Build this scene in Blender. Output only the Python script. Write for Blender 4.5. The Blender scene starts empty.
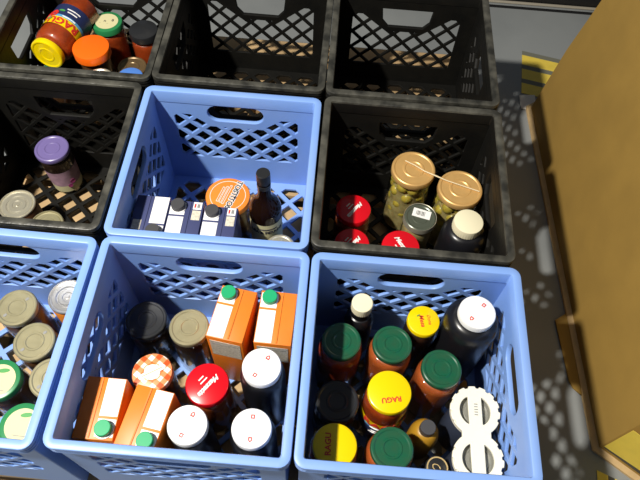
import bpy, bmesh, math, random
from mathutils import Vector, Matrix
random.seed(7)
SC = bpy.context.scene
COL = SC.collection
PI = math.pi
RZ = 0.42           # height of the crate rims
DECK = 0.14         # pallet deck
CF = RZ - 0.26      # inside floor of a crate

# ------------------------------------------------------------------ materials
def mat(name, col, rough=0.5, metal=0.0, spec=0.5, noise=0.0, nscale=40, bump=0.0, bscale=300, col2=None, coat=0.0):
    m = bpy.data.materials.new(name); m.use_nodes = True
    nt = m.node_tree; b = nt.nodes['Principled BSDF']
    c = (col[0], col[1], col[2], 1)
    b.inputs['Base Color'].default_value = c
    b.inputs['Roughness'].default_value = rough
    b.inputs['Metallic'].default_value = metal
    b.inputs['Specular IOR Level'].default_value = spec
    b.inputs['Coat Weight'].default_value = coat
    b.inputs['Coat Roughness'].default_value = 0.08
    if noise > 0 or bump > 0:
        tc = nt.nodes.new('ShaderNodeTexCoord')
    if noise > 0:
        n = nt.nodes.new('ShaderNodeTexNoise'); n.inputs['Scale'].default_value = nscale; n.inputs['Detail'].default_value = 6
        nt.links.new(tc.outputs['Object'], n.inputs['Vector'])
        r = nt.nodes.new('ShaderNodeValToRGB')
        r.color_ramp.elements[0].position = 0.35; r.color_ramp.elements[1].position = 0.7
        d = col2 if col2 else tuple(x * (1 - noise) for x in col)
        r.color_ramp.elements[0].color = c; r.color_ramp.elements[1].color = (d[0], d[1], d[2], 1)
        nt.links.new(n.outputs['Fac'], r.inputs['Fac']); nt.links.new(r.outputs['Color'], b.inputs['Base Color'])
    if bump > 0:
        n2 = nt.nodes.new('ShaderNodeTexNoise'); n2.inputs['Scale'].default_value = bscale
        nt.links.new(tc.outputs['Object'], n2.inputs['Vector'])
        bp = nt.nodes.new('ShaderNodeBump'); bp.inputs['Strength'].default_value = bump; bp.inputs['Distance'].default_value = 0.002
        nt.links.new(n2.outputs['Fac'], bp.inputs['Height']); nt.links.new(bp.outputs['Normal'], b.inputs['Normal'])
    return m

def glass_mat(name, tint, gloss=1.0):
    m = bpy.data.materials.new(name); m.use_nodes = True
    nt = m.node_tree
    for n in list(nt.nodes): nt.nodes.remove(n)
    out = nt.nodes.new('ShaderNodeOutputMaterial'); mx = nt.nodes.new('ShaderNodeMixShader')
    tr = nt.nodes.new('ShaderNodeBsdfTransparent'); tr.inputs['Color'].default_value = (*tint, 1)
    gl = nt.nodes.new('ShaderNodeBsdfGlossy'); gl.inputs['Roughness'].default_value = 0.06
    lw = nt.nodes.new('ShaderNodeLayerWeight'); lw.inputs['Blend'].default_value = 0.5
    pw = nt.nodes.new('ShaderNodeMath'); pw.operation = 'POWER'; pw.inputs[1].default_value = 4.0; nt.links.new(lw.outputs['Facing'], pw.inputs[0])
    fr = nt.nodes.new('ShaderNodeMath'); fr.operation = 'MULTIPLY_ADD'; fr.inputs[1].default_value = 0.8; fr.inputs[2].default_value = 0.05; nt.links.new(pw.outputs[0], fr.inputs[0])
    nt.links.new(fr.outputs[0], mx.inputs['Fac']); nt.links.new(tr.outputs[0], mx.inputs[1]); nt.links.new(gl.outputs[0], mx.inputs[2])
    nt.links.new(mx.outputs[0], out.inputs['Surface'])
    return m

def gingham_mat():
    m = bpy.data.materials.new('gingham'); m.use_nodes = True
    nt = m.node_tree; b = nt.nodes['Principled BSDF']; b.inputs['Roughness'].default_value = 0.3
    tc = nt.nodes.new('ShaderNodeTexCoord')
    mp = nt.nodes.new('ShaderNodeMapping'); mp.inputs['Rotation'].default_value = (0, 0, 0.55); nt.links.new(tc.outputs['Object'], mp.inputs['Vector'])
    sx = nt.nodes.new('ShaderNodeSeparateXYZ'); nt.links.new(mp.outputs[0], sx.inputs[0])
    outs = []
    for ax in ('X', 'Y'):
        mu = nt.nodes.new('ShaderNodeMath'); mu.operation = 'MULTIPLY_ADD'; mu.inputs[1].default_value = 1 / 0.0165; mu.inputs[2].default_value = 50.25
        nt.links.new(sx.outputs[ax], mu.inputs[0])
        f = nt.nodes.new('ShaderNodeMath'); f.operation = 'FRACT'; nt.links.new(mu.outputs[0], f.inputs[0])
        g = nt.nodes.new('ShaderNodeMath'); g.operation = 'GREATER_THAN'; g.inputs[1].default_value = 0.5; nt.links.new(f.outputs[0], g.inputs[0])
        outs.append(g)
    ad = nt.nodes.new('ShaderNodeMath'); ad.operation = 'ADD'; nt.links.new(outs[0].outputs[0], ad.inputs[0]); nt.links.new(outs[1].outputs[0], ad.inputs[1])
    hf = nt.nodes.new('ShaderNodeMath'); hf.operation = 'MULTIPLY'; hf.inputs[1].default_value = 0.5; nt.links.new(ad.outputs[0], hf.inputs[0])
    r = nt.nodes.new('ShaderNodeValToRGB'); r.color_ramp.interpolation = 'CONSTANT'
    e = r.color_ramp.elements; e[0].position = 0; e[0].color = (0.86, 0.80, 0.72, 1); e[1].position = 0.3; e[1].color = (0.80, 0.30, 0.12, 1)
    k = e.new(0.8); k.color = (0.66, 0.10, 0.02, 1)
    nt.links.new(hf.outputs[0], r.inputs['Fac']); nt.links.new(r.outputs['Color'], b.inputs['Base Color'])
    return m

M = {}
M['blue'] = mat('blue_plastic', (0.20, 0.36, 0.78), 0.42, noise=0.25, nscale=9, bump=0.05, bscale=120, col2=(0.24, 0.39, 0.78))
M['black'] = mat('black_plastic', (0.0045, 0.0045, 0.004), 0.55, spec=0.25, noise=0.5, nscale=25, bump=0.25, bscale=90, col2=(0.008, 0.0075, 0.006))
M['black_rim'] = mat('scuffed_sheen_black_plastic', (0.020, 0.020, 0.017), 0.42, noise=0.5, nscale=30, bump=0.5, bscale=110, col2=(0.10, 0.097, 0.08))  # paler than the crate body: scuffs, plus the rim's gloss painted into the colour
M['blue_rim'] = M['blue']
M['wood'] = mat('pallet_wood', (0.56, 0.38, 0.19), 0.75, noise=0.3, nscale=14, bump=0.2, bscale=60)
M['concrete'] = mat('concrete', (0.27, 0.285, 0.285), 0.6, noise=0.3, nscale=3.0, bump=0.08, bscale=40, col2=(0.20, 0.215, 0.22))
M['cardboard'] = mat('cardboard', (0.35, 0.212, 0.042), 0.8, noise=0.12, nscale=12, bump=0.05, bscale=60)
M['cardboard_pale'] = mat('cardboard_edge', (0.66, 0.46, 0.22), 0.8, noise=0.2, nscale=30)
M['haz_yellow'] = mat('hazard_yellow', (0.85, 0.64, 0.09), 0.5, noise=0.1, nscale=30)
M['haz_black'] = mat('hazard_black', (0.05, 0.05, 0.045), 0.5)
M['haz_grey'] = mat('hazard_grey', (0.17, 0.17, 0.13), 0.6)
M['paper'] = mat('white_paper', (0.75, 0.70, 0.62), 0.8, bump=0.3, bscale=80)
M['steel_black'] = mat('black_steel', (0.012, 0.012, 0.013), 0.5)
M['steel_pale'] = mat('pale_steel', (0.42, 0.38, 0.30), 0.5)
M['glass'] = glass_mat('clear_glass', (0.93, 0.95, 0.92))
M['glass_brown'] = glass_mat('brown_glass', (0.30, 0.14, 0.06))
M['sauce'] = mat('tomato_sauce', (0.42, 0.058, 0.010), 0.40, noise=0.35, nscale=60, bump=0.2, bscale=150)
M['sauce_orange'] = mat('orange_tomato_sauce', (0.46, 0.10, 0.02), 0.45, noise=0.3, nscale=60)
M['dark_food'] = mat('dark_preserve', (0.035, 0.018, 0.012), 0.35, noise=0.4, nscale=50)
M['brown_food'] = mat('brown_preserve', (0.16, 0.07, 0.03), 0.45, noise=0.4, nscale=50)
M['black_liquid'] = mat('black_liquid', (0.008, 0.008, 0.010), 0.3)
M['green_lid'] = mat('green_lid', (0.005, 0.095, 0.045), 0.30, noise=0.3, nscale=60, coat=0.4, col2=(0.02, 0.085, 0.04))
M['bright_green'] = mat('bright_green_lid', (0.022, 0.21, 0.07), 0.35)
M['yellow_lid'] = mat('yellow_lid', (0.85, 0.62, 0.0), 0.28, coat=0.3)
M['red_lid'] = mat('red_lid', (0.62, 0.004, 0.012), 0.25, coat=0.4)
M['orange_lid'] = mat('orange_lid', (0.90, 0.14, 0.005), 0.35)
M['orange_print'] = mat('orange_print_lid', (0.85, 0.25, 0.03), 0.4)
M['gold_lid'] = mat('gold_lid', (0.44, 0.40, 0.24), 0.30, metal=0.45, noise=0.25, nscale=30)
M['gold_warm'] = mat('warm_gold_lid', (0.74, 0.45, 0.16), 0.38, metal=0.35, noise=0.12, nscale=40)
M['silver'] = mat('tin_lid', (0.72, 0.70, 0.66), 0.28, metal=0.9)
M['silver_gold'] = mat('pale_tin_lid', (0.70, 0.66, 0.52), 0.3, metal=0.7)
M['brown_lid'] = mat('brown_lid', (0.20, 0.13, 0.06), 0.35, metal=0.5, noise=0.2)
M['purple_lid'] = mat('purple_lid', (0.16, 0.125, 0.32), 0.35, coat=0.2)
M['black_lid'] = mat('black_lid', (0.018, 0.019, 0.021), 0.3, coat=0.3)
M['dark_green_lid'] = mat('dark_grey_green_lid', (0.10, 0.115, 0.085), 0.3, metal=0.3)
M['blue_lid'] = mat('blue_lid', (0.08, 0.22, 0.65), 0.4)
M['white_lid'] = mat('white_lid', (0.85, 0.85, 0.84), 0.4)
M['ivory'] = mat('ivory_cap', (0.80, 0.74, 0.52), 0.45)
M['cream'] = mat('cream_label', (0.62, 0.58, 0.33), 0.6)
M['red_ink'] = mat('red_ink', (0.62, 0.03, 0.02), 0.5)
M['white_ink'] = mat('white_ink', (0.85, 0.84, 0.82), 0.5)
M['black_ink'] = mat('black_ink', (0.02, 0.02, 0.03), 0.5)
M['grey_ink'] = mat('grey_ink', (0.25, 0.25, 0.24), 0.6)
M['gold_ink'] = mat('gold_ink', (0.65, 0.48, 0.22), 0.4, metal=0.4)
M['green_ink'] = mat('green_ink', (0.06, 0.30, 0.07), 0.5)
M['carton_orange'] = mat('orange_carton', (0.80, 0.21, 0.015), 0.45, noise=0.1, nscale=20)
M['carton_navy'] = mat('navy_carton', (0.055, 0.065, 0.16), 0.4)
M['carton_white'] = mat('white_carton', (0.86, 0.85, 0.84), 0.5)
M['nutrition'] = mat('grey_text_panel', (0.72, 0.67, 0.55), 0.6, noise=0.35, nscale=220)
M['cap_green'] = mat('green_cap', (0.01, 0.36, 0.14), 0.4)
M['cap_grey'] = mat('dark_grey_cap', (0.055, 0.055, 0.06), 0.45)
M['navy_label'] = mat('navy_label', (0.02, 0.03, 0.10), 0.4)
M['sky_label'] = mat('sky_label', (0.10, 0.35, 0.60), 0.4)
M['pink_label'] = mat('mauve_label', (0.45, 0.28, 0.36), 0.5, noise=0.4, nscale=60)
M['magenta'] = mat('magenta_print', (0.35, 0.04, 0.18), 0.5)
M['olive'] = mat('pickled_olives', (0.50, 0.38, 0.06), 0.35, noise=0.35, nscale=40)
M['brine'] = mat('cloudy_brine', (0.42, 0.34, 0.15), 0.3, noise=0.5, nscale=60, col2=(0.22, 0.16, 0.06))
M['beige_food'] = mat('beige_spread', (0.42, 0.32, 0.14), 0.5, noise=0.3, nscale=60)
M['can_orange'] = mat('orange_can', (0.80, 0.26, 0.03), 0.4)
M['can_grey'] = mat('grey_can_top', (0.34, 0.34, 0.30), 0.4, metal=0.5)
M['can_dark'] = mat('dark_can', (0.04, 0.05, 0.08), 0.3)
M['mustard'] = mat('mustard', (0.38, 0.20, 0.015), 0.4)
M['carrier'] = mat('cream_plastic', (0.86, 0.83, 0.70), 0.45)
M['gingham'] = gingham_mat()
M['film'] = glass_mat('plastic_film', (0.97, 0.97, 0.97))

for k in ('sauce', 'sauce_orange', 'olive', 'brine', 'beige_food', 'brown_food'):
    b = M[k].node_tree.nodes['Principled BSDF']; b.inputs['Subsurface Weight'].default_value = 0.35
    b.inputs['Subsurface Radius'].default_value = (1.0, 0.5, 0.25); b.inputs['Subsurface Scale'].default_value = 0.012
# ------------------------------------------------------------------ mesh helpers
def link(name, me, m, parent=None):
    o = bpy.data.objects.new(name, me); COL.objects.link(o)
    if m is not None:
        for k in (m if isinstance(m, (list, tuple)) else [m]): me.materials.append(k)
    if parent: o.parent = parent
    return o

def smooth(me, ang=35):
    me.shade_smooth(); me.set_sharp_from_angle(angle=math.radians(ang))

def from_data(name, v, f, m, parent=None, sm=True, ang=35, idx=None):
    me = bpy.data.meshes.new(name); me.from_pydata(v, [], f)
    if idx: me.polygons.foreach_set('material_index', idx)
    bm = bmesh.new(); bm.from_mesh(me); bmesh.ops.recalc_face_normals(bm, faces=bm.faces); bm.to_mesh(me); bm.free()
    if sm: smooth(me, ang)
    return link(name, me, m, parent)

def lathe(name, prof, m, parent=None, seg=48, idx=None, ang=30):
    """profile of (r, z) from bottom to top; r == 0 closes with a fan"""
    v = []; f = []; rings = []; mi = []
    for r, z in prof:
        if r < 1e-6: rings.append([len(v)]); v.append((0, 0, z))
        else:
            rings.append(list(range(len(v), len(v) + seg)))
            v += [(r * math.cos(2 * PI * k / seg), r * math.sin(2 * PI * k / seg), z) for k in range(seg)]
    for i in range(len(rings) - 1):
        a, b = rings[i], rings[i + 1]
        for k in range(seg):
            k2 = (k + 1) % seg
            if len(a) == 1 and len(b) == 1: continue
            if len(a) == 1: f.append((a[0], b[k], b[k2]))
            elif len(b) == 1: f.append((a[k], a[k2], b[0]))
            else: f.append((a[k], a[k2], b[k2], b[k]))
            mi.append(idx[i] if idx else 0)
    return from_data(name, v, f, m, parent, True, ang, mi)

def box(name, size, loc, m, parent=None, bev=0.001, rot=0):
    bm = bmesh.new(); bmesh.ops.create_cube(bm, size=1)
    bmesh.ops.scale(bm, vec=size, verts=bm.verts)
    if bev > 0: bmesh.ops.bevel(bm, geom=bm.edges[:], offset=bev, segments=2, affect='EDGES', profile=0.5)
    bmesh.ops.transform(bm, matrix=Matrix.Translation(loc) @ Matrix.Rotation(rot, 4, 'Z'), verts=bm.verts)
    me = bpy.data.meshes.new(name); bm.to_mesh(me); bm.free(); smooth(me)
    return link(name, me, m, parent)

def curve_mesh(cu):
    o = bpy.data.objects.new('temporary', cu); COL.objects.link(o)
    dg = bpy.context.evaluated_depsgraph_get(); dg.update()
    me = bpy.data.meshes.new_from_object(o.evaluated_get(dg))
    bpy.data.objects.remove(o); bpy.data.curves.remove(cu)
    return me

def panel(outer, holes, thick, bevel=0.0):
    """flat sheet with holes in the XY plane, centred on z = 0"""
    cu = bpy.data.curves.new('sheet', 'CURVE'); cu.dimensions = '2D'; cu.fill_mode = 'BOTH'
    cu.extrude = thick / 2 - bevel; cu.bevel_depth = bevel; cu.bevel_resolution = 1
    for loop in [outer] + holes:
        s = cu.splines.new('POLY'); s.points.add(len(loop) - 1); s.use_cyclic_u = True
        for p, q in zip(s.points, loop): p.co = (q[0], q[1], 0, 1)
    return curve_mesh(cu)

def text_mesh(s, size, thick=0.0003, shear=0.0, bold=0.0):
    cu = bpy.data.curves.new('letters', 'FONT'); cu.body = s; cu.size = size; cu.extrude = thick; cu.shear = shear
    cu.offset = bold; cu.align_x = 'CENTER'; cu.align_y = 'CENTER'; cu.resolution_u = 2
    return curve_mesh(cu)

def letters(s, size, m, parent, loc, rot=0, shear=0.0, bold=0.0, name='lettering'):
    o = link(name, text_mesh(s, size, 0.0003, shear, bold), m, parent)
    o.location = loc; o.rotation_euler = (0, 0, rot); return o

def wrap(o, R, az=0.0, z=0.0):
    """bend a flat mesh round a cylinder of radius R; its middle faces -Y turned by az"""
    for v in o.data.vertices:
        a = v.co.x / R + az; rr = R + v.co.z
        v.co = (rr * math.sin(a), -rr * math.cos(a), v.co.y + z)
    o.data.update(); return o

def disc_poly(r, n=32, cx=0, cy=0, ry=None):
    ry = ry or r
    return [(cx + r * math.cos(2 * PI * k / n), cy + ry * math.sin(2 * PI * k / n)) for k in range(n)]

def sheet(name, outer, m, parent, loc, rot=0, thick=0.0005, holes=()):
    o = link(name, panel(outer, list(holes), thick), m, parent); o.location = loc; o.rotation_euler = (0, 0, rot); return o

def rect(w, h, cx=0, cy=0): return [(cx - w / 2, cy - h / 2), (cx + w / 2, cy - h / 2), (cx + w / 2, cy + h / 2), (cx - w / 2, cy + h / 2)]

def stadium(w, h, cx=0, cy=0, r=None, n=6):
    r = min(w, h) / 2 if r is None else r
    out = []
    for sx, sy, a0 in ((1, -1, -90), (1, 1, 0), (-1, 1, 90), (-1, -1, 180)):
        ox, oy = cx + sx * (w / 2 - r), cy + sy * (h / 2 - r)
        for k in range(n + 1):
            a = math.radians(a0 + 90 * k / n); out.append((ox + r * math.cos(a), oy + r * math.sin(a)))
    return out

def clip(poly, nx, ny, d):
    """keep nx*x + ny*y <= d"""
    out = []
    for i in range(len(poly)):
        a, b = poly[i], poly[(i + 1) % len(poly)]
        da, db = nx * a[0] + ny * a[1] - d, nx * b[0] + ny * b[1] - d
        if da <= 0: out.append(a)
        if da * db < 0:
            t = da / (da - db); out.append((a[0] + t * (b[0] - a[0]), a[1] + t * (b[1] - a[1])))
    return out

def area(p): return abs(sum(p[i][0] * p[(i + 1) % len(p)][1] - p[(i + 1) % len(p)][0] * p[i][1] for i in range(len(p)))) / 2

def thing(name, label, cat, loc=(0, 0, 0), rotz=0, group=None):
    o = bpy.data.objects.new(name, None); COL.objects.link(o); o.empty_display_size = 0.05
    o.location = loc; o.rotation_euler = (0, 0, rotz); tag(o, label, cat, group); return o

def tag(o, label, cat, group=None):
    o['label'] = label; o['category'] = cat
    if group: o['group'] = group
    return o

def copy_tree(o, parent=None):
    c = o.copy(); COL.objects.link(c); c.parent = parent
    for ch in o.children: copy_tree(ch, c)
    return c

# ------------------------------------------------------------------ milk crate
H = 0.1655
def rrect(h, r, z, n=5):
    return [(x, y, z) for x, y in stadium(2 * h, 2 * h, r=r, n=n)]

def diamonds(px, pz, k, x0, x1, z0, z1, keep):
    out = []; cx = (x0 + x1) / 2
    nx = int((x1 - x0) / px) + 3; nz = int((z1 - z0) / pz) + 3
    for i in range(-nx, nx + 1):
        for j in range(-1, 2 * nz):
            x = cx + i * px / 2; z = z0 + j * pz / 2
            if (i + j) % 2: continue
            d = [(x - px / 2 * (1 - k), z), (x, z - pz / 2 * (1 - k)), (x + px / 2 * (1 - k), z), (x, z + pz / 2 * (1 - k))]
            for c in ((1, 0, x1), (-1, 0, -x0), (0, 1, z1), (0, -1, -z0)):
                if d: d = clip(d, *c)
            if d and keep:
                hw, zk = keep
                if abs(x) < hw: d = clip(d, 0, 1, zk)
                else:   # slanted border running up from under the handle
                    s = 1 if x > 0 else -1
                    d = clip(d, -s * 0.78, 1, zk - 0.78 * hw)
            if d and len(d) > 2 and area(d) > 2.2e-5: out.append(d)
    return out

def wall_mesh(kind, side=False):
    if kind == 'blue':
        hd = stadium(0.112, 0.044, 0, -0.0515); zt, zb = -0.058, -0.186; ring = stadium(0.122, 0.054, 0, -0.0515); keep = (0.050, -0.088)
    else:
        hd = [(-0.058, -0.048), (-0.054, -0.082), (-0.040, -0.098), (0.040, -0.098), (0.054, -0.082), (0.058, -0.048)]
        ring = [(-0.064, -0.042), (-0.060, -0.086), (-0.043, -0.104), (0.043, -0.104), (0.060, -0.086), (0.064, -0.042)]
        zt, zb = -0.066, -0.210; keep = (0.045, -0.108)
    hs = diamonds(0.0465, 0.0435, 0.22, -0.122, 0.122, zb, zt, keep) if kind == 'blue' else diamonds(0.0480, 0.0460, 0.36 if side else 0.15, -0.122, 0.122, zb, zt, keep)
    a = panel([(-0.157, -0.278), (0.157, -0.278), (0.157, -0.03), (-0.157, -0.03)], [hd] + hs, 0.0075 if side else 0.0055, 0.0008)
    b = panel(ring, [hd], 0.008, 0.0015)
    for q in b.vertices: q.co.z -= 0.0015
    bm = bmesh.new(); bm.from_mesh(a); bm.from_mesh(b)
    # stand the sheet up: x stays, y -> z, sheet normal -> -y (outside face at the outer side)
    for v in bm.verts: v.co = (v.co.x, -0.1555 + v.co.z, v.co.y)
    bmesh.ops.recalc_face_normals(bm, faces=bm.faces)
    me = bpy.data.meshes.new('side_wall'); bm.to_mesh(me); bm.free(); smooth(me, 30); me.materials.append(M[kind]); return me

def rim_mesh(kind):
    prof = [(0.1515, -0.026), (0.1515, -0.004), (0.1528, -0.0008), (0.1545, 0.0), (H - 0.0014, 0.0), (H - 0.0004, -0.0005), (H, -0.002), (H, -0.0080), (0.1595, -0.0090),
            (0.1595, -0.0112), (H - 0.0004, -0.0118), (H, -0.0150), (0.1595, -0.0156), (0.1595, -0.0178), (H - 0.0004, -0.0184), (H, -0.0216), (0.1595, -0.0222), (0.1595, -0.0240), (0.1590, -0.0275), (0.1515, -0.0275)]
    v = []; f = []; n = None; mi = []
    for h, z in prof:
        L = rrect(h, max(0.0035, h - 0.1515 + 0.0025), z); n = len(L); v += L
    m = len(prof)
    for i in range(m):
        for k in range(n):
            f.append((i * n + k, i * n + (k + 1) % n, ((i + 1) % m) * n + (k + 1) % n, ((i + 1) % m) * n + k)); mi.append(1 if 1 <= i <= 6 else 0)
    o = from_data('rim', v, f, [M[kind], M[kind + '_rim']], None, True, 35, mi); me = o.data; bpy.data.objects.remove(o); return me

def base_mesh(kind):
    hs = diamonds(0.054, 0.054, 0.2, -0.140, 0.140, -0.140, 0.140, None)
    a = panel(rect(0.306, 0.306), hs, 0.007, 0.0008)
    bm = bmesh.new(); bm.from_mesh(a)
    for v in bm.verts: v.co.z += -0.2635
    me = bpy.data.meshes.new('base_grid'); bm.to_mesh(me); bm.free(); smooth(me, 30); me.materials.append(M[kind]); return me

CR = {}
for kind in ('blue', 'black'): CR[kind] = (rim_mesh(kind), wall_mesh(kind), base_mesh(kind), wall_mesh(kind, kind == 'black'))
def crate(kind, x, y, th, label, group):
    t = thing('milk_crate', label, 'crate', (x, y, RZ), th, group)
    r, w, b, ws = CR[kind]
    for nm, me in (('rim', r), ('base_grid', b)):
        o = bpy.data.objects.new(nm, me); COL.objects.link(o); o.parent = t
    for k in range(4):
        o = bpy.data.objects.new('side_wall', ws if k % 2 else w); COL.objects.link(o); o.parent = t; o.rotation_euler = (0, 0, k * PI / 2)
    return t
BG, KG = 'blue milk crates on the pallet', 'black milk crates on the pallet'
crate('blue', -0.0012, 0.3305, 0.0043, 'blue plastic milk crate holding navy cartons and a brown sauce bottle', BG)
crate('blue', 0.0038, -0.0031, 0.0003, 'blue plastic milk crate holding four orange cartons and white-lidded bottles', BG)
crate('blue', 0.3381, -0.0010, 0.0018, 'blue plastic milk crate holding green and yellow lidded sauce jars beside the cardboard bin', BG)
crate('blue', -0.3355, -0.0060, -0.0140, 'blue plastic milk crate cut by the left edge, full of gold-lidded jars', BG)
crate('black', 0.3336, 0.3390, -0.0027, 'black plastic milk crate holding red-lidded jars and two jars of pickled olives', KG)
crate('black', -0.3393, 0.3341, 0.0005, 'black plastic milk crate with only a purple-lidded jar and two tins', KG)
crate('black', 0.0015, 0.6790, -0.0030, 'empty black plastic milk crate behind the blue crate of navy cartons', KG)
crate('black', 0.3338, 0.6776, 0.0019, 'empty black plastic milk crate at the back right, behind the olive jars', KG)
crate('black', -0.3312, 0.6741, 0.0025, 'black plastic milk crate at the back left, crammed with mixed sauce jars', KG)

# ------------------------------------------------------------------ jars, bottles, cans
def flat_lid(parent, r, t, z0, m, name='lid'):
    p = [(r - 0.003, z0), (r - 0.0005, z0), (r, z0 + 0.0015), (r, z0 + t - 0.003), (r - 0.0008, z0 + t - 0.001), (r - 0.0025, z0 + t), (r - 0.005, z0 + t),
         (r - 0.0068, z0 + t - 0.0012), (r * 0.50, z0 + t - 0.0012), (r * 0.47, z0 + t - 0.0003), (r * 0.40, z0 + t - 0.0003), (r * 0.36, z0 + t - 0.0014), (0, z0 + t - 0.0014)]
    return lathe(name, p, m, parent)
def plain_lid(parent, r, t, z0, m, name='lid'):
    p = [(r - 0.003, z0), (r, z0 + 0.0005), (r, z0 + t - 0.003), (r - 0.001, z0 + t - 0.0008), (r - 0.003, z0 + t), (0, z0 + t)]
    return lathe(name, p, m, parent)
def ribbed_cap(parent, r, t, z0, m, name='cap', n=36):
    v = []; f = []; seg = n * 2
    lev = [(0, z0), (1, z0), (1, z0 + t - 0.0025), (0.97, z0 + t - 0.0008), (0.9, z0 + t), (0, z0 + t)]
    rings = []
    for s, z in lev:
        if s == 0: rings.append([len(v)]); v.append((0, 0, z)); continue
        rings.append(list(range(len(v), len(v) + seg)))
        for k in range(seg):
            rr = r * s - (0.0005 if (k % 2 and s == 1) else 0); a = 2 * PI * k / seg
            v.append((rr * math.cos(a), rr * math.sin(a), z))
    for a, b in zip(rings[:-1], rings[1:]):
        for k in range(seg):
            k2 = (k + 1) % seg
            if len(a) == 1: f.append((a[0], b[k2], b[k]))
            elif len(b) == 1: f.append((a[k], a[k2], b[0]))
            else: f.append((a[k], a[k2], b[k2], b[k]))
    return from_data(name, v, f, m, parent, True, 25)
def seam_lid(parent, r, z0, m, name='lid'):
    p = [(r - 0.002, z0), (r, z0 + 0.001), (r, z0 + 0.004), (r - 0.001, z0 + 0.005), (r - 0.002, z0 + 0.005), (r - 0.003, z0 + 0.002), (r - 0.005, z0 + 0.0015), (r - 0.0065, z0 + 0.003),
         (r * 0.62, z0 + 0.003), (r * 0.58, z0 + 0.0018), (r * 0.50, z0 + 0.0018), (r * 0.46, z0 + 0.003), (r * 0.28, z0 + 0.003), (r * 0.25, z0 + 0.0022), (r * 0.12, z0 + 0.0022), (r * 0.1, z0 + 0.0034), (0, z0 + 0.0034)]
    return lathe(name, p, m, parent)

def jar(x, y, h, rb, rl, lid, body, label, name='sauce_jar', cat='jar', group=None, lid_t=0.013, kind='flat', fill=0.97, glass='glass', rot=0, base=CF, shoulder=0.022):
    t = thing(name, label, cat, (x, y, base + 0.0006), rot, group)
    zt = h - lid_t                       # underside of the lid
    rn = min(rl - 0.003, rb - 0.001)
    zs = zt - shoulder
    def prof(g):
        q = [(0, g), (rb - 0.005 - g, g), (rb - 0.0015 - g, 0.002 + g), (rb - g, 0.006 + g), (rb - g, zs - 0.004)]
        for k in range(1, 6):
            a = k / 5 * PI / 2
            q.append((rn + (rb - rn) * math.cos(a) - g, zs - 0.004 + (shoulder - 0.004) * math.sin(a)))
        return q
    lathe('glass', prof(0) + [(rn, zt + 0.003)], M[glass], t)
    c = prof(0.0022); zf = h * fill - lid_t
    c = [q for q in c if q[1] < zf]
    lathe('contents', c + [(c[-1][0] * 0.98, min(zf, zt)), (0, min(zf, zt))], M[body], t)
    if kind == 'flat': L = flat_lid(t, rl, lid_t, zt, M[lid])
    elif kind == 'plain': L = plain_lid(t, rl, lid_t, zt, M[lid])
    else: L = ribbed_cap(t, rl, lid_t, zt, M[lid], 'lid')
    return t, L

def band_label(parent, R, spec, name='label'):
    """spec: list of (z0, z1, material) from the bottom up"""
    prof = [(R, spec[0][0])]; idx = []; ms = []
    for z0, z1, m in spec:
        ms.append(m); prof.append((R, z1)); idx.append(len(ms) - 1)
    return lathe(name, prof, ms, parent, idx=idx)

def ragu_label(t, R, z0):
    lb = band_label(t, R + 0.0005, [(z0, z0 + 0.036, M['navy_label']), (z0 + 0.036, z0 + 0.043, M['sky_label']), (z0 + 0.043, z0 + 0.066, M['yellow_lid'])])
    o = link('lettering', text_mesh('RAGU', 0.026, 0.0003, 0, 0.0008), M['red_ink'], lb); wrap(o, R + 0.0011, -0.08, z0 + 0.0545)
    for k, (a, zz, r) in enumerate(((0.036, z0 + 0.043, 0.0105), (0.024, z0 + 0.034, 0.010), (0.046, z0 + 0.030, 0.0085))):
        o = link('tomato_print', panel(disc_poly(r, 24), [], 0.0006), M['red_ink'], lb); wrap(o, R + 0.0011 + 0.0001 * k, (a + 0.004) / R, zz)
    for a, zz in ((0.030, z0 + 0.052), (0.014, z0 + 0.024)):
        o = link('leaf_print', panel(disc_poly(0.007, 16, ry=0.003), [], 0.0006), M['green_ink'], lb); wrap(o, R + 0.0015, a / R, zz)
    for zz, w in ((z0 + 0.024, 0.022), (z0 + 0.016, 0.030), (z0 + 0.0395, 0.030)):
        o = link('print_line', panel(rect(w, 0.0026), [], 0.0006), M['white_ink'], lb)
        bm = bmesh.new(); bm.from_mesh(o.data); bmesh.ops.subdivide_edges(bm, edges=bm.edges[:], cuts=6); bm.to_mesh(o.data); bm.free()
        wrap(o, R + 0.0011, -0.2, zz)
    return lb

def script(L, rl, z, main, size, m, rot, dx=0, dy=0):
    letters(main, size, m, L, (dx, dy, z), rot, 0.35, 0.0004)

# ---- crate beside the cardboard bin: green and yellow lids
G = 'green-lidded sauce jars in the right blue crate'
for x, y, b, lab in ((0.231, 0.056, 'sauce', 'red sauce jar with dark green lid, half shadowed, beside the left crate wall'),
                     (0.3145, 0.058, 'sauce_orange', 'orange-red sauce jar with dark green lid, in front of the ivory bottle cap'),
                     (0.394, 0.023, 'sauce_orange', 'orange sauce jar with dark green lid, between big white lid and white can carrier'),
                     (0.316, -0.108, 'sauce_orange', 'orange-red sauce jar with dark green lid, nearest the front rim of its crate')):
    jar(x, y, 0.165, 0.038, 0.0325, 'green_lid', b, lab, group=G, lid_t=0.012)
t, L = jar(0.310, -0.0245, 0.172, 0.0375, 0.0345, 'yellow_lid', 'sauce', 'red sauce jar with bright yellow lid, red letters upside down, fully lit', group='yellow-lidded sauce jars', kind='plain', lid_t=0.011)
letters('RAGU', 0.0115, M['red_ink'], L, (0.003, -0.0125, 0.1723), math.radians(191), 0, 0.0003)
ragu_label(t, 0.0375, 0.045)
t, L = jar(0.2305, -0.111, 0.165, 0.038, 0.0335, 'yellow_lid', 'sauce', 'red sauce jar with yellow lid half in shadow, at the front rim', group='yellow-lidded sauce jars', kind='plain', lid_t=0.011)
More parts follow.
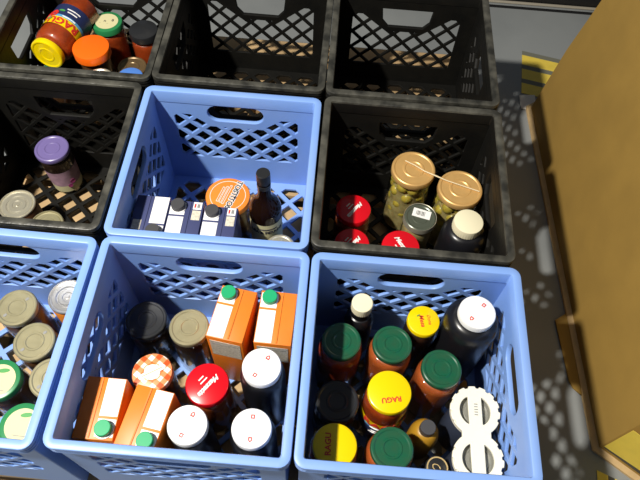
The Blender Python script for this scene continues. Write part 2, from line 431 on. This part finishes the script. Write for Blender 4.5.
letters('RAGU', 0.0125, M['red_ink'], L, (-0.010, 0.001, 0.1653), math.radians(92), 0, 0.0003)
ragu_label(t, 0.038, 0.045)
t, L = jar(0.366, 0.104, 0.165, 0.029, 0.0275, 'yellow_lid', 'dark_food', 'small dark jar with yellow lid bearing red script, by the back lattice', kind='plain', lid_t=0.010)
letters('Mesa', 0.0105, M['red_ink'], L, (-0.003, -0.001, 0.1653), math.radians(-78), 0.3, 0.0002)
letters('Dona', 0.008, M['red_ink'], L, (0.009, 0.002, 0.1653), math.radians(-78), 0.3)
sheet('leaf_print', disc_poly(0.0035, 12, ry=0.0012), M['green_ink'], L, (-0.009, 0.008, 0.1652), 0.6)
jar(0.2315, -0.032, 0.125, 0.037, 0.0355, 'black_lid', 'dark_food', 'black-lidded dark jar in shadow between the green lid and the shaded yellow lid', lid_t=0.014)

def tall_bottle(x, y, h, rb, rl, lid, body, label, lid_t=0.016, neck=0.03, kind='rib', name='drink_bottle', group=None, rneck=None, glass=None, lidname='cap', rot=0):
    t = thing(name, label, 'bottle', (x, y, CF + 0.0006), rot, group)
    zt = h - lid_t; rn = rneck or rl - 0.002; zs = zt - neck
    p = [(0, 0), (rb - 0.005, 0), (rb - 0.001, 0.002), (rb, 0.006), (rb, zs - 0.022)]
    for k in range(1, 7):
        a = k / 6 * PI / 2; p.append((rn + (rb - rn) * math.cos(a), zs - 0.022 + 0.03 * math.sin(a)))
    p += [(rn, zt), (rn, zt + lid_t * 0.4), (0, zt + lid_t * 0.4)]
    lathe('body', p, M[body], t)
    L = ribbed_cap(t, rl, lid_t, zt, M[lid], lidname) if kind == 'rib' else plain_lid(t, rl, lid_t, zt, M[lid], lidname)
    return t, L
tall_bottle(0.2615, 0.120, 0.180, 0.0255, 0.0180, 'ivory', 'black_liquid', 'dark slim bottle with ivory screw cap at the back of its crate', lid_t=0.020)

def red_marks(L, z, rot, r=0.0165):
    a = Matrix.Rotation(rot, 2)
    for s, shape in ((1, [(-0.003, -0.0035), (0.003, -0.0035), (0.003, 0.001), (0, 0.004), (-0.003, 0.001)]), (-1, [(-0.0028, -0.003), (0.0028, -0.003), (0.0028, 0.003), (-0.0028, 0.003)])):
        p = a @ Vector((0, s * r))
        inner = [(q[0] * 0.5, q[1] * 0.5) for q in shape]
        sheet('arrow_print', shape, M['red_ink'], L, (p.x, p.y, z + 0.0002), rot, 0.0005, [inner])
WG = 'white-lidded bottles'
t, L = tall_bottle(0.4415, 0.100, 0.222, 0.045, 0.0295, 'white_lid', 'black_liquid', 'broad dark bottle with white lid and red arrows, nearest the cardboard bin', lid_t=0.014, neck=0.012, kind='plain', lidname='lid', group=WG)
red_marks(L, 0.222, math.radians(-40) + PI)
for x, y, h, r, a, lab in ((0.112, -0.019, 0.222, 0.035, -30, 'dark bottle with white lid and red marks, in front of the right-hand orange carton'),
                           (0.014, -0.108, 0.200, 0.031, -20, 'dark bottle with white lid and red marks, beside the tilted orange carton at the front'),
                           (0.107, -0.105, 0.200, 0.035, 180, 'dark bottle with white lid and red marks, in the front right corner of its crate')):
    t, L = tall_bottle(x, y, h, r, 0.0295, 'white_lid', 'black_liquid', lab, lid_t=0.014, neck=0.012, kind='plain', lidname='lid', group=WG)
    red_marks(L, h, math.radians(a))

# two cans in a plastic carrier
def can(x, y, h, r, side, top, label, group=None, name='food_can', dz=CF):
    t = thing(name, label, 'can', (x, y, dz + 0.0006), 0, group)
    lathe('body', [(0, 0), (r - 0.004, 0), (r - 0.001, 0.002), (r, 0.004), (r, h - 0.009), (r - 0.001, h - 0.006), (r - 0.002, h - 0.005), (0, h - 0.005)], M[side], t)
    seam_lid(t, r, h - 0.005, M[top]); return t
can(0.4495, -0.035, 0.136, 0.0345, 'can_dark', 'can_grey', 'dark can with grey top, rear one of the two in the white carrier', 'cans in the white carrier', 'drink_can')
can(0.4490, -0.1085, 0.136, 0.0345, 'can_dark', 'can_grey', 'dark can with grey top, front one of the two in the white carrier', 'cans in the white carrier', 'drink_can')
def carrier_outline(r, c, n=180):
    out = []
    for k in range(2 * n):
        a = 2 * PI * k / (2 * n)
        # union of two discs and a bar, seen from the middle
        dx, dy = math.cos(a), math.sin(a); best = 0
        for cy in (c, -c):
            b = dy * cy; disc = b * b - (cy * cy - r * r)
            if disc >= 0: best = max(best, b + math.sqrt(disc))
        bar = 0.0215 / max(abs(dx), 1e-6)
        if bar < 0.03 or best == 0: best = max(best, min(bar, 0.034))
        px, py = dx * best, dy * best
        cy = c if py > 0 else -c
        ang = math.atan2(py - cy, px)
        if abs(py) > 0.014 and (ang * 14 / (2 * PI)) % 1.0 < 0.42:
            rr = math.hypot(px, py - cy); f = (rr - 0.0028) / rr; px, py = px * f, cy + (py - cy) * f
        out.append((px, py))
    return out
ct = thing('can_carrier', 'cream white plastic carrier clipped over the tops of two cans', 'carrier', (0.4495, -0.0718, CF + 0.1367), math.radians(0.5))
holes = []
for cy in (0.0368, -0.0368):
    for s in (1, -1):
        arc = [(s * (0.0095), cy + 0.022 * q) for q in (-1, 1)]
        arc += [(s * 0.0255 * math.cos(q), cy + 0.0255 * math.sin(q)) for q in [math.radians(62 - 124 * k / 12) for k in range(13)]]
        holes.append(arc)
o = link('carrier_plate', panel(carrier_outline(0.0385, 0.0368), holes, 0.007, 0.001), M['carrier'], ct); o.location = (0, 0, 0.0065)
for cy in (0.0368, -0.0368):
    ring = lathe('carrier_ring', [(0.0352, -0.006), (0.0375, -0.006), (0.0378, 0.004), (0.0352, 0.004), (0.0352, -0.006)], M['carrier'], ct); ring.location = (0, cy, 0)
for k in range(5): sheet('barcode_print', rect(0.0055, 0.0014), M['grey_ink'], ct, (0.001, 0.047 - 0.0042 * k, 0.0102))

t, L = tall_bottle(0.3775, -0.0625, 0.130, 0.0240, 0.0125, 'cap_grey', 'mustard', 'small yellow bottle with dark grey cap beside the white can carrier', lid_t=0.018, neck=0.006)
t, L = jar(0.3925, -0.1205, 0.118, 0.0215, 0.0185, 'black_lid', 'dark_food', 'tiny dark jar with gold-ringed black lid at the front rim, beside the can carrier', lid_t=0.010, kind='plain')
sheet('gold_ring_print', disc_poly(0.0165, 36), M['gold_ink'], L, (0, 0, 0.1182), 0, 0.0006, [disc_poly(0.0145, 36)])
letters('Cy', 0.016, M['gold_ink'], L, (-0.002, 0.0, 0.1182), math.radians(-60), 0.4)

# ---- crate of orange cartons
def carton(x, y, rot, body, cap, label, group, panel_front=False, tags=False):
    t = thing('drink_carton', label, 'carton', (x, y, CF + 0.0006), rot, group)
    w, d, h = 0.0595, 0.092, 0.195
    box('body', (w, d, h), (0, 0, h / 2), M[body], t, 0.0015)
    sheet('white_panel', rect(0.0265, 0.056, -0.0150, -0.0165), M['carton_white'], t, (0, 0, h + 0.0002))
    sheet('spout_patch', rect(0.0265, 0.026, -0.0150, 0.0285), M['carton_white'], t, (0, 0, h + 0.0002))
    sheet('seam_fold', rect(0.0022, d - 0.004, 0.0060, 0), M[body], t, (0, 0, h + 0.0006), 0, 0.0016)
    c = ribbed_cap(t, 0.0122, 0.012, h + 0.0005, M[cap]); c.location = (-0.0140, 0.0310, 0)
    lathe('cap_collar', [(0.0138, h), (0.0138, h + 0.0025), (0.012, h + 0.003), (0, h + 0.003)], M['carton_white'], t).location = (-0.0140, 0.0310, 0)
    if panel_front:
        o = sheet('text_panel', rect(0.050, 0.060), M['nutrition'], t, (0, -d / 2 - 0.0003, 0.152)); o.rotation_euler = (PI / 2, 0, 0)
        o = sheet('print_line', rect(0.044, 0.0012), M['grey_ink'], t, (0, -d / 2 - 0.0006, 0.172)); o.rotation_euler = (PI / 2, 0, 0)
    if tags:
        sheet('price_tag', rect(0.0150, 0.0155), M['carton_white'], t, (0.0190, 0.0365, h + 0.0003))
        sheet('print_mark', rect(0.0030, 0.0080), M['red_ink'], t, (0.0150, 0.0365, h + 0.0006))
        sheet('print_mark', rect(0.0050, 0.0080), M['grey_ink'], t, (0.0210, 0.0365, h + 0.0006))
        sheet('grey_tag', rect(0.0150, 0.0200), M['nutrition'], t, (0.0190, 0.0165, h + 0.0003))
    return t
OG = 'orange cartons standing in the middle blue crate'
carton(0.0515, 0.0740, math.radians(-8), 'carton_orange', 'cap_green', 'orange carton with green cap and printed text side, beside the pale gold lid', OG, True)
carton(0.1225, 0.0735, math.radians(-1.5), 'carton_orange', 'cap_green', 'orange carton with green cap in the back right corner, behind a white lid', OG, True)
carton(-0.1180, -0.0930, math.radians(180), 'carton_orange', 'cap_green', 'orange carton with green cap in the front left corner of its crate', OG)
carton(-0.0500, -0.1030, math.radians(171), 'carton_orange', 'cap_green', 'tilted orange carton with green cap, touching the gingham lid', OG)
NG = 'navy cartons standing in the rear blue crate'
carton(-0.1195, 0.2430, math.radians(180), 'carton_navy', 'cap_grey', 'navy carton with white panel and its dark cap nearest the front rim', NG, tags=True)
carton(-0.0585, 0.2380, 0, 'carton_navy', 'cap_grey', 'navy carton with dark grey cap, middle one of the three', NG, tags=True)
carton(0.0030, 0.2315, 0, 'carton_navy', 'cap_grey', 'navy carton with dark grey cap, just in front of the big orange lid', NG, tags=True)

jar(-0.1045, 0.083, 0.120, 0.037, 0.0355, 'black_lid', 'dark_food', 'black-lidded jar in deep shadow in the back left corner', lid_t=0.013)
jar(-0.0250, 0.068, 0.140, 0.0345, 0.0335, 'gold_lid', 'dark_food', 'dark jar with pale gold lid, left of the orange carton with the text side', lid_t=0.012, group='gold-lidded jars')
t, L = jar(-0.061, -0.025, 0.170, 0.0305, 0.0315, 'gingham', 'dark_food', 'dark jar with orange and white gingham lid', lid_t=0.012, kind='plain')
sheet('name_banner', stadium(0.044, 0.0085), M['white_ink'], L, (0, 0, 0.1705), math.radians(33), 0.0006)
sheet('round_badge', disc_poly(0.0125, 32), M['white_ink'], L, (0, 0, 0.1702), 0, 0.0005)
sheet('badge_ring', disc_poly(0.0150, 36), M['orange_print'], L, (0, 0, 0.17015), 0, 0.0004, [disc_poly(0.0138, 36)])
sheet('print_line', rect(0.034, 0.0010), M['orange_print'], L, (0, 0, 0.1709), math.radians(33), 0.0005)
RG = 'red-lidded jars with white script'
def mezz(x, y, h, rb, rl, lab, rot=-125):
    t, L = jar(x, y, h, rb, rl, 'red_lid', 'sauce_orange', lab, lid_t=0.014, kind='plain', group=RG, name='pepper_jar')
    a = math.radians(rot); z = h + 0.0003
    letters('Mezzetta', rl * 0.33, M['white_ink'], L, (0.10 * rl * math.cos(a + PI / 2), 0.10 * rl * math.sin(a + PI / 2), z), a, 0.45, 0.0005)
    for q, w in ((-0.13, 0.42), (-0.24, 0.30)):
        k = q * 1.6 * rl
        sheet('print_line', rect(rl * w, rl * 0.06), M['white_ink'], L, (k * math.cos(a + PI / 2), k * math.sin(a + PI / 2), z), a)
    return t
mezz(0.0270, -0.036, 0.170, 0.035, 0.0340, 'jar with glossy red lid and white script, in front of the text-sided orange carton')
mezz(0.2400, 0.335, 0.140, 0.035, 0.0335, 'jar with glossy red lid and white script, nearest the left wall of the black crate')
mezz(0.2405, 0.2585, 0.140, 0.035, 0.0325, 'jar with red lid mostly hidden by the front rim, in the black crate corner')
mezz(0.3275, 0.2480, 0.160, 0.035, 0.0345, 'jar with red lid cut by the front rim, in front of the barcoded lid', -55)

# ---- left blue crate
for x, y, h, lab in ((-0.3145, 0.073, 0.150, 'brown jar with gold lid nearest the left edge, behind two others'),
                     (-0.2670, 0.0165, 0.150, 'brown jar with gold lid in the middle of the left blue crate'),
                     (-0.2225, -0.041, 0.150, 'brown jar with gold lid half hidden by the right rim of its crate')):
    t, L = jar(x, y, h, 0.035, 0.0335, 'gold_lid', 'brown_food', lab, lid_t=0.011, group='gold-lidded jars')
    for a in (0.9, 4.0):
        sheet('dark_print', disc_poly(0.0040, 5, ry=0.0028), M['grey_ink'], L, (0.021 * math.cos(a), 0.021 * math.sin(a), h - 0.0009), a)
can(-0.2365, 0.1000, 0.150, 0.0320, 'can_orange', 'silver', 'orange can with shiny silver top in the back right corner of the left crate')
GG = 'green-lidded jars with cream stickers'
for x, y, h, lab in ((-0.2960, -0.0535, 0.160, 'jar with bright green lid and cream sticker cut by the left edge of the picture'),
                     (-0.2370, -0.1195, 0.165, 'jar with bright green lid and cream sticker at the front rim of the left crate')):
    t, L = jar(x, y, h, 0.0345, 0.0330, 'bright_green', 'brown_food', lab, lid_t=0.013, group=GG, kind='plain')
    sheet('sticker', disc_poly(0.0250, 40), M['cream'], L, (0.001, -0.001, h + 0.0002))
    sheet('sticker_badge', disc_poly(0.0090, 24, ry=0.0035), M['green_ink'], L, (0.004, 0.014, h + 0.0005), 0.15)
    sheet('print_line', rect(0.022, 0.0012), M['grey_ink'], L, (0.003, -0.017, h + 0.0005), -0.05)

# ---- black crate on the left
t = thing('jam_jar', 'jar with purple lid and mauve label standing alone in the black crate', 'jar', (-0.3755, 0.4360, CF + 0.0006))
lathe('glass', [(0, 0), (0.027, 0), (0.0295, 0.003), (0.0325, 0.085), (0.0330, 0.096), (0.031, 0.106), (0.031, 0.111)], M['glass'], t)
lathe('contents', [(0, 0.002), (0.026, 0.002), (0.0285, 0.005), (0.0315, 0.085), (0.0318, 0.100), (0, 0.100)], M['dark_food'], t)
lathe('label', [(0.0302, 0.010), (0.0310, 0.030), (0.0325, 0.070), (0.0328, 0.076)], [M['cream'], M['pink_label']], t, idx=[0, 1, 1])
flat_lid(t, 0.0342, 0.011, 0.109, M['purple_lid'])
o = link('berry_print', panel(disc_poly(0.006, 20), [], 0.0006), M['magenta'], t); wrap(o, 0.0322, 0.9, 0.040)
o = link('berry_print', panel(disc_poly(0.005, 20), [], 0.0006), M['magenta'], t); wrap(o, 0.0322, 0.65, 0.030)
can(-0.4110, 0.3080, 0.100, 0.0345, 'brown_food', 'silver_gold', 'pale tin with ringed silver top, cut by the left edge of the picture')
can(-0.3410, 0.2690, 0.100, 0.0310, 'brown_food', 'gold_lid', 'pale gold tin mostly hidden by the front rim of the black crate')

# ---- rear blue crate, jar and bottle
t, L = jar(-0.0030, 0.3480, 0.130, 0.041, 0.0430, 'orange_print', 'brown_food', 'big jar with orange printed lid behind the navy cartons', lid_t=0.014, kind='plain', name='salsa_jar')
sheet('ring_print', disc_poly(0.0345, 48), M['white_ink'], L, (0, 0, 0.1302), 0, 0.0005, [disc_poly(0.0335, 48)])
a = math.radians(-105)
for dx, s, mm, sz, bo in ((0.011, 'TOSTITOS', 'white_ink', 0.0150, 0.0016), (0.011, 'TOSTITOS', 'black_ink', 0.0150, 0.0003)):
    letters(s, sz, M[mm], L, (dx, 0.002, 0.1304 + (0.0004 if mm == 'black_ink' else 0)), a, 0, bo)
for dx, w in ((-0.002, 0.046), (-0.008, 0.040), (-0.014, 0.036)):
    sheet('print_line', rect(w, 0.0045), M['white_ink'], L, (dx, 0.002, 0.1303), a, 0.0005, [rect(w - 0.0018, 0.0028)])

t = thing('sauce_bottle', 'brown glass sauce bottle with long neck and cream label', 'bottle', (0.0740, 0.3170, CF + 0.0006))
P = [(0, 0), (0.027, 0), (0.030, 0.003), (0.0305, 0.008), (0.0305, 0.142), (0.0298, 0.151), (0.0275, 0.160), (0.0235, 0.168), (0.0185, 0.175), (0.0145, 0.182), (0.0125, 0.190), (0.0115, 0.205), (0.0110, 0.232)]
lathe('glass', P + [(0, 0.232)], mat('brown_bottle', (0.010, 0.004, 0.002), 0.12, spec=0.3), t)
band = lathe('label', [(0.0309, 0.030), (0.0309, 0.128)], M['cream'], t)
o = link('lettering', text_mesh('LEA & PERRINS', 0.0105, 0.0003, 0, 0.0003), M['black_ink'], band); wrap(o, 0.0314, 0.2, 0.104)
o = link('print_line', panel(rect(0.04, 0.003), [], 0.0006), M['black_ink'], band)
bm = bmesh.new(); bm.from_mesh(o.data); bmesh.ops.subdivide_edges(bm, edges=bm.edges[:], cuts=6); bm.to_mesh(o.data); bm.free(); wrap(o, 0.0314, 0.2, 0.114)
ribbed_cap(t, 0.0125, 0.024, 0.228, M['black_lid'])
lathe('neck_band', [(0.0118, 0.212), (0.0126, 0.213), (0.0126, 0.222), (0.0118, 0.223)], M['black_lid'], t)
t, L = jar(0.1070, 0.2615, 0.100, 0.0275, 0.0285, 'silver_gold', 'dark_food', 'jar with pale gold lid half hidden by the rim, in front of the brown bottle', lid_t=0.010, group='gold-lidded jars')
sheet('dark_print', rect(0.008, 0.007), M['grey_ink'], L, (0.001, 0.014, 0.0991))

# ---- black crate with olives
def olive_jar(x, y, lab):
    t = thing('olive_jar', lab, 'jar', (x, y, CF + 0.0006), 0, 'gold-lidded jars of pickled olives')
    rb, h = 0.0415, 0.170
    lathe('glass', [(0, 0), (rb - 0.005, 0), (rb, 0.006), (rb, 0.140), (rb - 0.002, 0.150), (0.038, 0.158), (0.038, 0.162)], M['glass'], t)
    lathe('brine', [(0, 0.002), (rb - 0.007, 0.002), (rb - 0.003, 0.006), (rb - 0.005, 0.085), (rb - 0.010, 0.125), (0, 0.125)], M['brine'], t)
    rnd = random.Random(int(x * 1000))
    for lev in range(4):
        for k in range(7):
            bm = bmesh.new(); bmesh.ops.create_icosphere(bm, subdivisions=2, radius=0.0128)
            a = 2 * PI * (k + 0.5 * (lev % 2)) / 7 + rnd.uniform(-0.1, 0.1)
            rr = 0.0268
            mtx = Matrix.Translation((rr * math.cos(a), rr * math.sin(a), 0.058 + 0.0260 * lev + rnd.uniform(-0.002, 0.002))) @ Matrix.Rotation(rnd.uniform(0, 3), 4, 'Z') @ Matrix.Rotation(rnd.uniform(0, 1), 4, 'X') @ Matrix.Diagonal((0.95, 0.95, 1.08, 1))
            bmesh.ops.transform(bm, matrix=mtx, verts=bm.verts)
            me = bpy.data.meshes.new('olive'); bm.to_mesh(me); bm.free(); me.shade_smooth(); link('olive', me, M['olive'], t)
    flat_lid(t, 0.0425, 0.014, h - 0.014, M['gold_warm']); return t
olive_jar(0.3500, 0.4200, 'tall jar of yellow-green olives with warm gold lid, rear one of the pair')
olive_jar(0.4385, 0.3820, 'tall jar of yellow-green olives with warm gold lid, right one behind the white lid')
t, L = jar(0.3650, 0.3215, 0.150, 0.0300, 0.0305, 'dark_green_lid', 'beige_food', 'beige jar with dark lid carrying a white barcode sticker', lid_t=0.012)
lathe('lid_edge', [(0.0300, 0.1500), (0.0309, 0.1508), (0.0312, 0.1490), (0.0312, 0.1380), (0.0306, 0.1375)], M['silver_gold'], t)
st = sheet('barcode_sticker', rect(0.034, 0.019), M['white_ink'], L, (0.003, 0.008, 0.1495), math.radians(-14), 0.0005)
for k in range(7): sheet('barcode_print', rect(0.0010 + 0.0006 * (k % 3), 0.010), M['grey_ink'], st, (-0.010 + 0.0026 * k, 0.0, 0.0003), 0, 0.0004)
tall_bottle(0.4425, 0.2870, 0.200, 0.0410, 0.0265, 'ivory', 'black_liquid', 'dark bottle with pale cream ribbed cap in front of the right olive jar', lid_t=0.020, neck=0.010)

v = []; f = []
pth = [(0.3335, 0.4360), (0.352, 0.4260), (0.371, 0.4140), (0.392, 0.4035), (0.412, 0.3960), (0.440, 0.3865), (0.474, 0.3760)]
for i, (x, y) in enumerate(pth):
    z = CF + 0.1722 + (0.0012 if i == 3 else 0) + 0.0006 * (i % 2)
    for k in range(6):
        a = 2 * PI * k / 6; w_ = 0.0016 if i == 3 else 0.0011; v.append((x + 0.5 * w_ * math.cos(a), y + w_ * math.cos(a), z + 0.0007 * math.sin(a)))
for i in range(len(pth) - 1):
    for k in range(6): f.append((i * 6 + k, i * 6 + (k + 1) % 6, (i + 1) * 6 + (k + 1) % 6, (i + 1) * 6 + k))
f += [tuple(range(6)), tuple(range(36, 42))]
tag(from_data('plastic_film_strip', v, f, mat('twisted_film', (0.80, 0.66, 0.42), 0.2, coat=0.6)), 'thin twisted plastic film strip lying across the two gold olive jar lids', 'film')

# ---- back left crate
jar(-0.3475, 0.6800, 0.170, 0.0345, 0.0395, 'orange_lid', 'brown_food', 'jar with big bright orange lid beside the fallen sauce jar', lid_t=0.020, kind='plain')
t, L = jar(-0.3450, 0.7870, 0.150, 0.0350, 0.0345, 'bright_green', 'sauce', 'red sauce jar with green lid and cream sticker at the back of its crate', lid_t=0.015, group=GG, kind='plain')
sheet('sticker', disc_poly(0.0255, 40), M['cream'], L, (0, 0, 0.1502))
for s, x, y in (('n', -0.004, 0.001), ('8', 0.013, 0.004), ('.', 0.003, -0.004), ('.', -0.014, -0.003)): letters(s, 0.012, M['black_ink'], L, (x, y, 0.1505), 0)
jar(-0.2650, 0.7880, 0.135, 0.0345, 0.0330, 'black_lid', 'sauce', 'red sauce jar with black lid in the back right corner of its crate', lid_t=0.018, kind='plain')
jar(-0.2790, 0.7030, 0.100, 0.0320, 0.0335, 'brown_lid', 'brown_food', 'short jar with brown lid in front of the black-lidded sauce jar', lid_t=0.012)
jar(-0.2600, 0.6370, 0.135, 0.0275, 0.0280, 'blue_lid', 'brown_food', 'jar with blue lid mostly hidden by the front rim of its crate', lid_t=0.012, kind='plain')
jar(-0.3150, 0.6090, 0.152, 0.0285, 0.0295, 'silver_gold', 'brown_food', 'jar with cream metal lid at the front rim, below the orange lid', lid_t=0.012)
jar(-0.4420, 0.6450, 0.118, 0.0280, 0.0285, 'bright_green', 'brown_food', 'short jar with green lid under the fallen sauce jar', lid_t=0.012, kind='plain')
jar(-0.4420, 0.7750, 0.118, 0.0300, 0.0305, 'black_lid', 'dark_food', 'dark jar with black lid beneath the far end of the fallen sauce jar', lid_t=0.014)
t, L = jar(0, 0, 0.166, 0.0425, 0.0355, 'yellow_lid', 'sauce', 'red sauce jar with yellow lid lying on its side on top of other jars', group='yellow-lidded sauce jars', lid_t=0.013, base=0)
ragu_label(t, 0.0425, 0.044)
zl = Vector((-0.20, -0.98, 0.03)).normalized(); front = Vector((0.30, -0.05, 0.95)); yl = -(front - front.dot(zl) * zl).normalized(); xl = yl.cross(zl)
R3 = Matrix((xl, yl, zl)).transposed()
lidc = Vector((-0.4375, 0.652, RZ - 0.0975))
t.matrix_world = Matrix.Translation(lidc - zl * 0.166) @ R3.to_4x4()

# ------------------------------------------------------------------ pallet
pt = thing('wooden_pallet', 'pale wooden pallet under the milk crates', 'pallet', (0, 0, 0))
for k, y in enumerate([-0.115, 0.012, 0.138, 0.264, 0.390, 0.516, 0.642, 0.768, 0.930]):
    w = 0.098 if k < 8 else 0.072
    box('deck_board', (1.07, w, 0.02), (0.0, y, DECK - 0.0105), M['wood'], pt, 0.002)
for x in (-0.48, 0.0, 0.48): box('stringer', (0.05, 1.12, 0.099), (x, 0.401, 0.0695), M['wood'], pt, 0.002)
for y in (-0.11, 0.385, 0.91): box('bottom_board', (1.05, 0.095, 0.019), (0, y, 0.0100), M['wood'], pt, 0.002)

# ------------------------------------------------------------------ cardboard bin
bt = thing('cardboard_bin', 'large brown cardboard bin with cut corners standing right of the crates', 'box', (0, 0, 0.0))
base = [(0.735, 0.927), (0.776, 0.004), (0.860, -0.055), (1.56, -0.085), (1.68, 0.0), (1.64, 0.90), (1.55, 0.985), (0.800, 0.975)]
cx = sum(p[0] for p in base) / 8; cy = sum(p[1] for p in base) / 8
def inset(d):
    out = []; n = len(base)
    for i in range(n):
        a, b, c = Vector(base[i - 1]), Vector(base[i]), Vector(base[(i + 1) % n])
        n1 = Vector((-(b - a).y, (b - a).x)).normalized(); n2 = Vector((-(c - b).y, (c - b).x)).normalized()
        k = (n1 + n2) / (1 + n1.dot(n2)); out.append(b + k * d)
    return out
lev = [(0.0, 0.006), (0.017, 0.225), (0.086, 0.78), (0.092, 0.78), (0.024, 0.225), (0.008, 0.012), (0.006, 0.006)]
v = []; f = []
for d, z in lev: v += [(p.x, p.y, z) for p in inset(d)]
for i in range(len(lev) - 1):
    for k in range(8): f.append((i * 8 + k, i * 8 + (k + 1) % 8, (i + 1) * 8 + (k + 1) % 8, (i + 1) * 8 + k))
f.append(tuple(range(40, 48)))
from_data('bin_wall', v, f, M['cardboard'], bt, True, 4)
# pale torn edge along the foot
v = []; f = []
pl = [inset(-0.012), inset(-0.012), inset(0.001), inset(0.001)]; zz = [0.0005, 0.008, 0.010, 0.0005]
for L_, z in zip(pl, zz): v += [(p.x, p.y, z) for p in L_]
for i in range(4):
    for k in range(8): f.append((i * 8 + k, i * 8 + (k + 1) % 8, ((i + 1) % 4) * 8 + (k + 1) % 8, ((i + 1) % 4) * 8 + k))
from_data('foot_edge', v, f, M['cardboard_pale'], bt, True, 20)
# torn flap on the floor
o = sheet('torn_flap', [(0.0, 0.0), (0.014, -0.16), (0.006, -0.19), (-0.010, -0.175), (-0.016, -0.16), (-0.028, -0.02)], M['cardboard'], bt, (0.752, 0.300, 0.004), 0, 0.004)
# yellow label on the cut corner
p2, p3 = inset(-0.001)[1], inset(-0.001)[2]
e = (p3 - p2).normalized(); Lc = (p3 - p2).length
mx = Matrix(((e.x, 0, e.y, p2.x), (e.y, 0, -e.x, p2.y), (0, 1, 0, 0.006), (0, 0, 0, 1)))
lab = link('hazard_label', panel([(0.004, 0.020), (Lc - 0.003, 0.020), (Lc - 0.003, 0.145), (0.004, 0.145)], [], 0.0006), M['haz_yellow'], bt); lab.matrix_local = mx
st = link('hazard_stripe', panel([(0.004, 0.018), (Lc - 0.003, 0.016), (Lc - 0.003, 0.030), (0.004, 0.022)], [], 0.0006), M['haz_black'], lab); st.location = (0, 0, 0.0006)

# striped floor markers and paper
def marker(name, p0, du, dv, n, yf, label, mt2):
    """strip from p0: du across, dv along, n yellow bars split by dark ones"""
    v = []; f = []; mi = []
    for k in range(n):
        for a, b, m_ in ((k / n, (k + yf) / n, 0), ((k + yf) / n, (k + 1) / n, 1)):
            i = len(v)
            for z in (0.0004, 0.002):
                v += [(p0[0] + dv[0] * s + du[0] * u, p0[1] + dv[1] * s + du[1] * u, z) for s, u in ((a, 0), (a, 1), (b, 1), (b, 0))]
            for q in ((0, 1, 2, 3), (4, 5, 6, 7), (0, 1, 5, 4), (1, 2, 6, 5), (2, 3, 7, 6), (3, 0, 4, 7)): f.append(tuple(i + x for x in q)); mi.append(m_)
    o = from_data(name, v, f, [M['haz_yellow'], mt2], None, False, 30, mi)
    return tag(o, label, 'floor marker', 'striped floor markers')
marker('floor_marker', (0.7170, 0.9900), (0.115, -0.026), (0.019, 0.176), 3, 0.70, 'yellow floor marker with grey stripes behind the far foot of the cardboard bin', M['haz_grey'])
marker('floor_marker', (0.768, -0.040), (-0.010, -0.120), (0.100, -0.040), 3, 0.62, 'yellow and black striped floor marker at the near corner of the cardboard bin', M['haz_black'])
o = sheet('paper_scrap', [(-0.018, -0.034), (0.008, -0.040), (0.026, -0.020), (0.026, 0.020), (0.004, 0.018), (-0.018, 0.014)], M['paper'], None, (0.727, 0.962, 0.0035), 0, 0.003)
tag(o, 'white paper scrap on the floor by the far foot of the cardboard bin', 'paper')

# ------------------------------------------------------------------ floor and rack beam behind
fl = box('floor', (7, 7, 0.1), (0.3, 0.9, -0.05), M['concrete'], None, 0); fl['kind'] = 'structure'
rb = thing('rack_beam', 'long black steel beam with pale lower edge across the floor at the back', 'beam', (0.3, 1.432, 0))
box('beam_body', (3.4, 0.12, 0.14), (0, 0.02, 0.0705), M['steel_black'], rb, 0.003)
box('pale_edge', (3.4, 0.009, 0.005), (0, -0.046, 0.0040), M['steel_pale'], rb, 0.001)
box('beam_foot', (3.4, 0.010, 0.003), (0, -0.068, 0.0025), M['steel_black'], rb, 0.001)

# ------------------------------------------------------------------ light, sky, camera
la = bpy.data.lights.new('work_lamp', 'POINT'); la.energy = 320; la.shadow_soft_size = 0.045; la.color = (1.0, 0.95, 0.86)
lo = bpy.data.objects.new('work_lamp', la); COL.objects.link(lo); lo.location = (-0.76, -0.34, RZ + 1.8)
w = bpy.data.worlds.new('surroundings'); SC.world = w; w.use_nodes = True
bg = w.node_tree.nodes['Background']; bg.inputs['Color'].default_value = (0.80, 0.88, 1.0, 1); bg.inputs['Strength'].default_value = 0.10
cd = bpy.data.cameras.new('camera'); cd.sensor_width = 36; cd.lens = 617.16 * 36 / 640; cd.clip_start = 0.02
co = bpy.data.objects.new('camera', cd); COL.objects.link(co)
co.location = (0.1894, -0.3322, 0.8478 + RZ); co.rotation_euler = (0.5476, -0.0373, 0.0743)
SC.camera = co
vs = SC.view_settings; vs.view_transform = 'Standard'; vs.look = 'None'; vs.exposure = 0.0; vs.gamma = 1.0; vs.use_curve_mapping = False
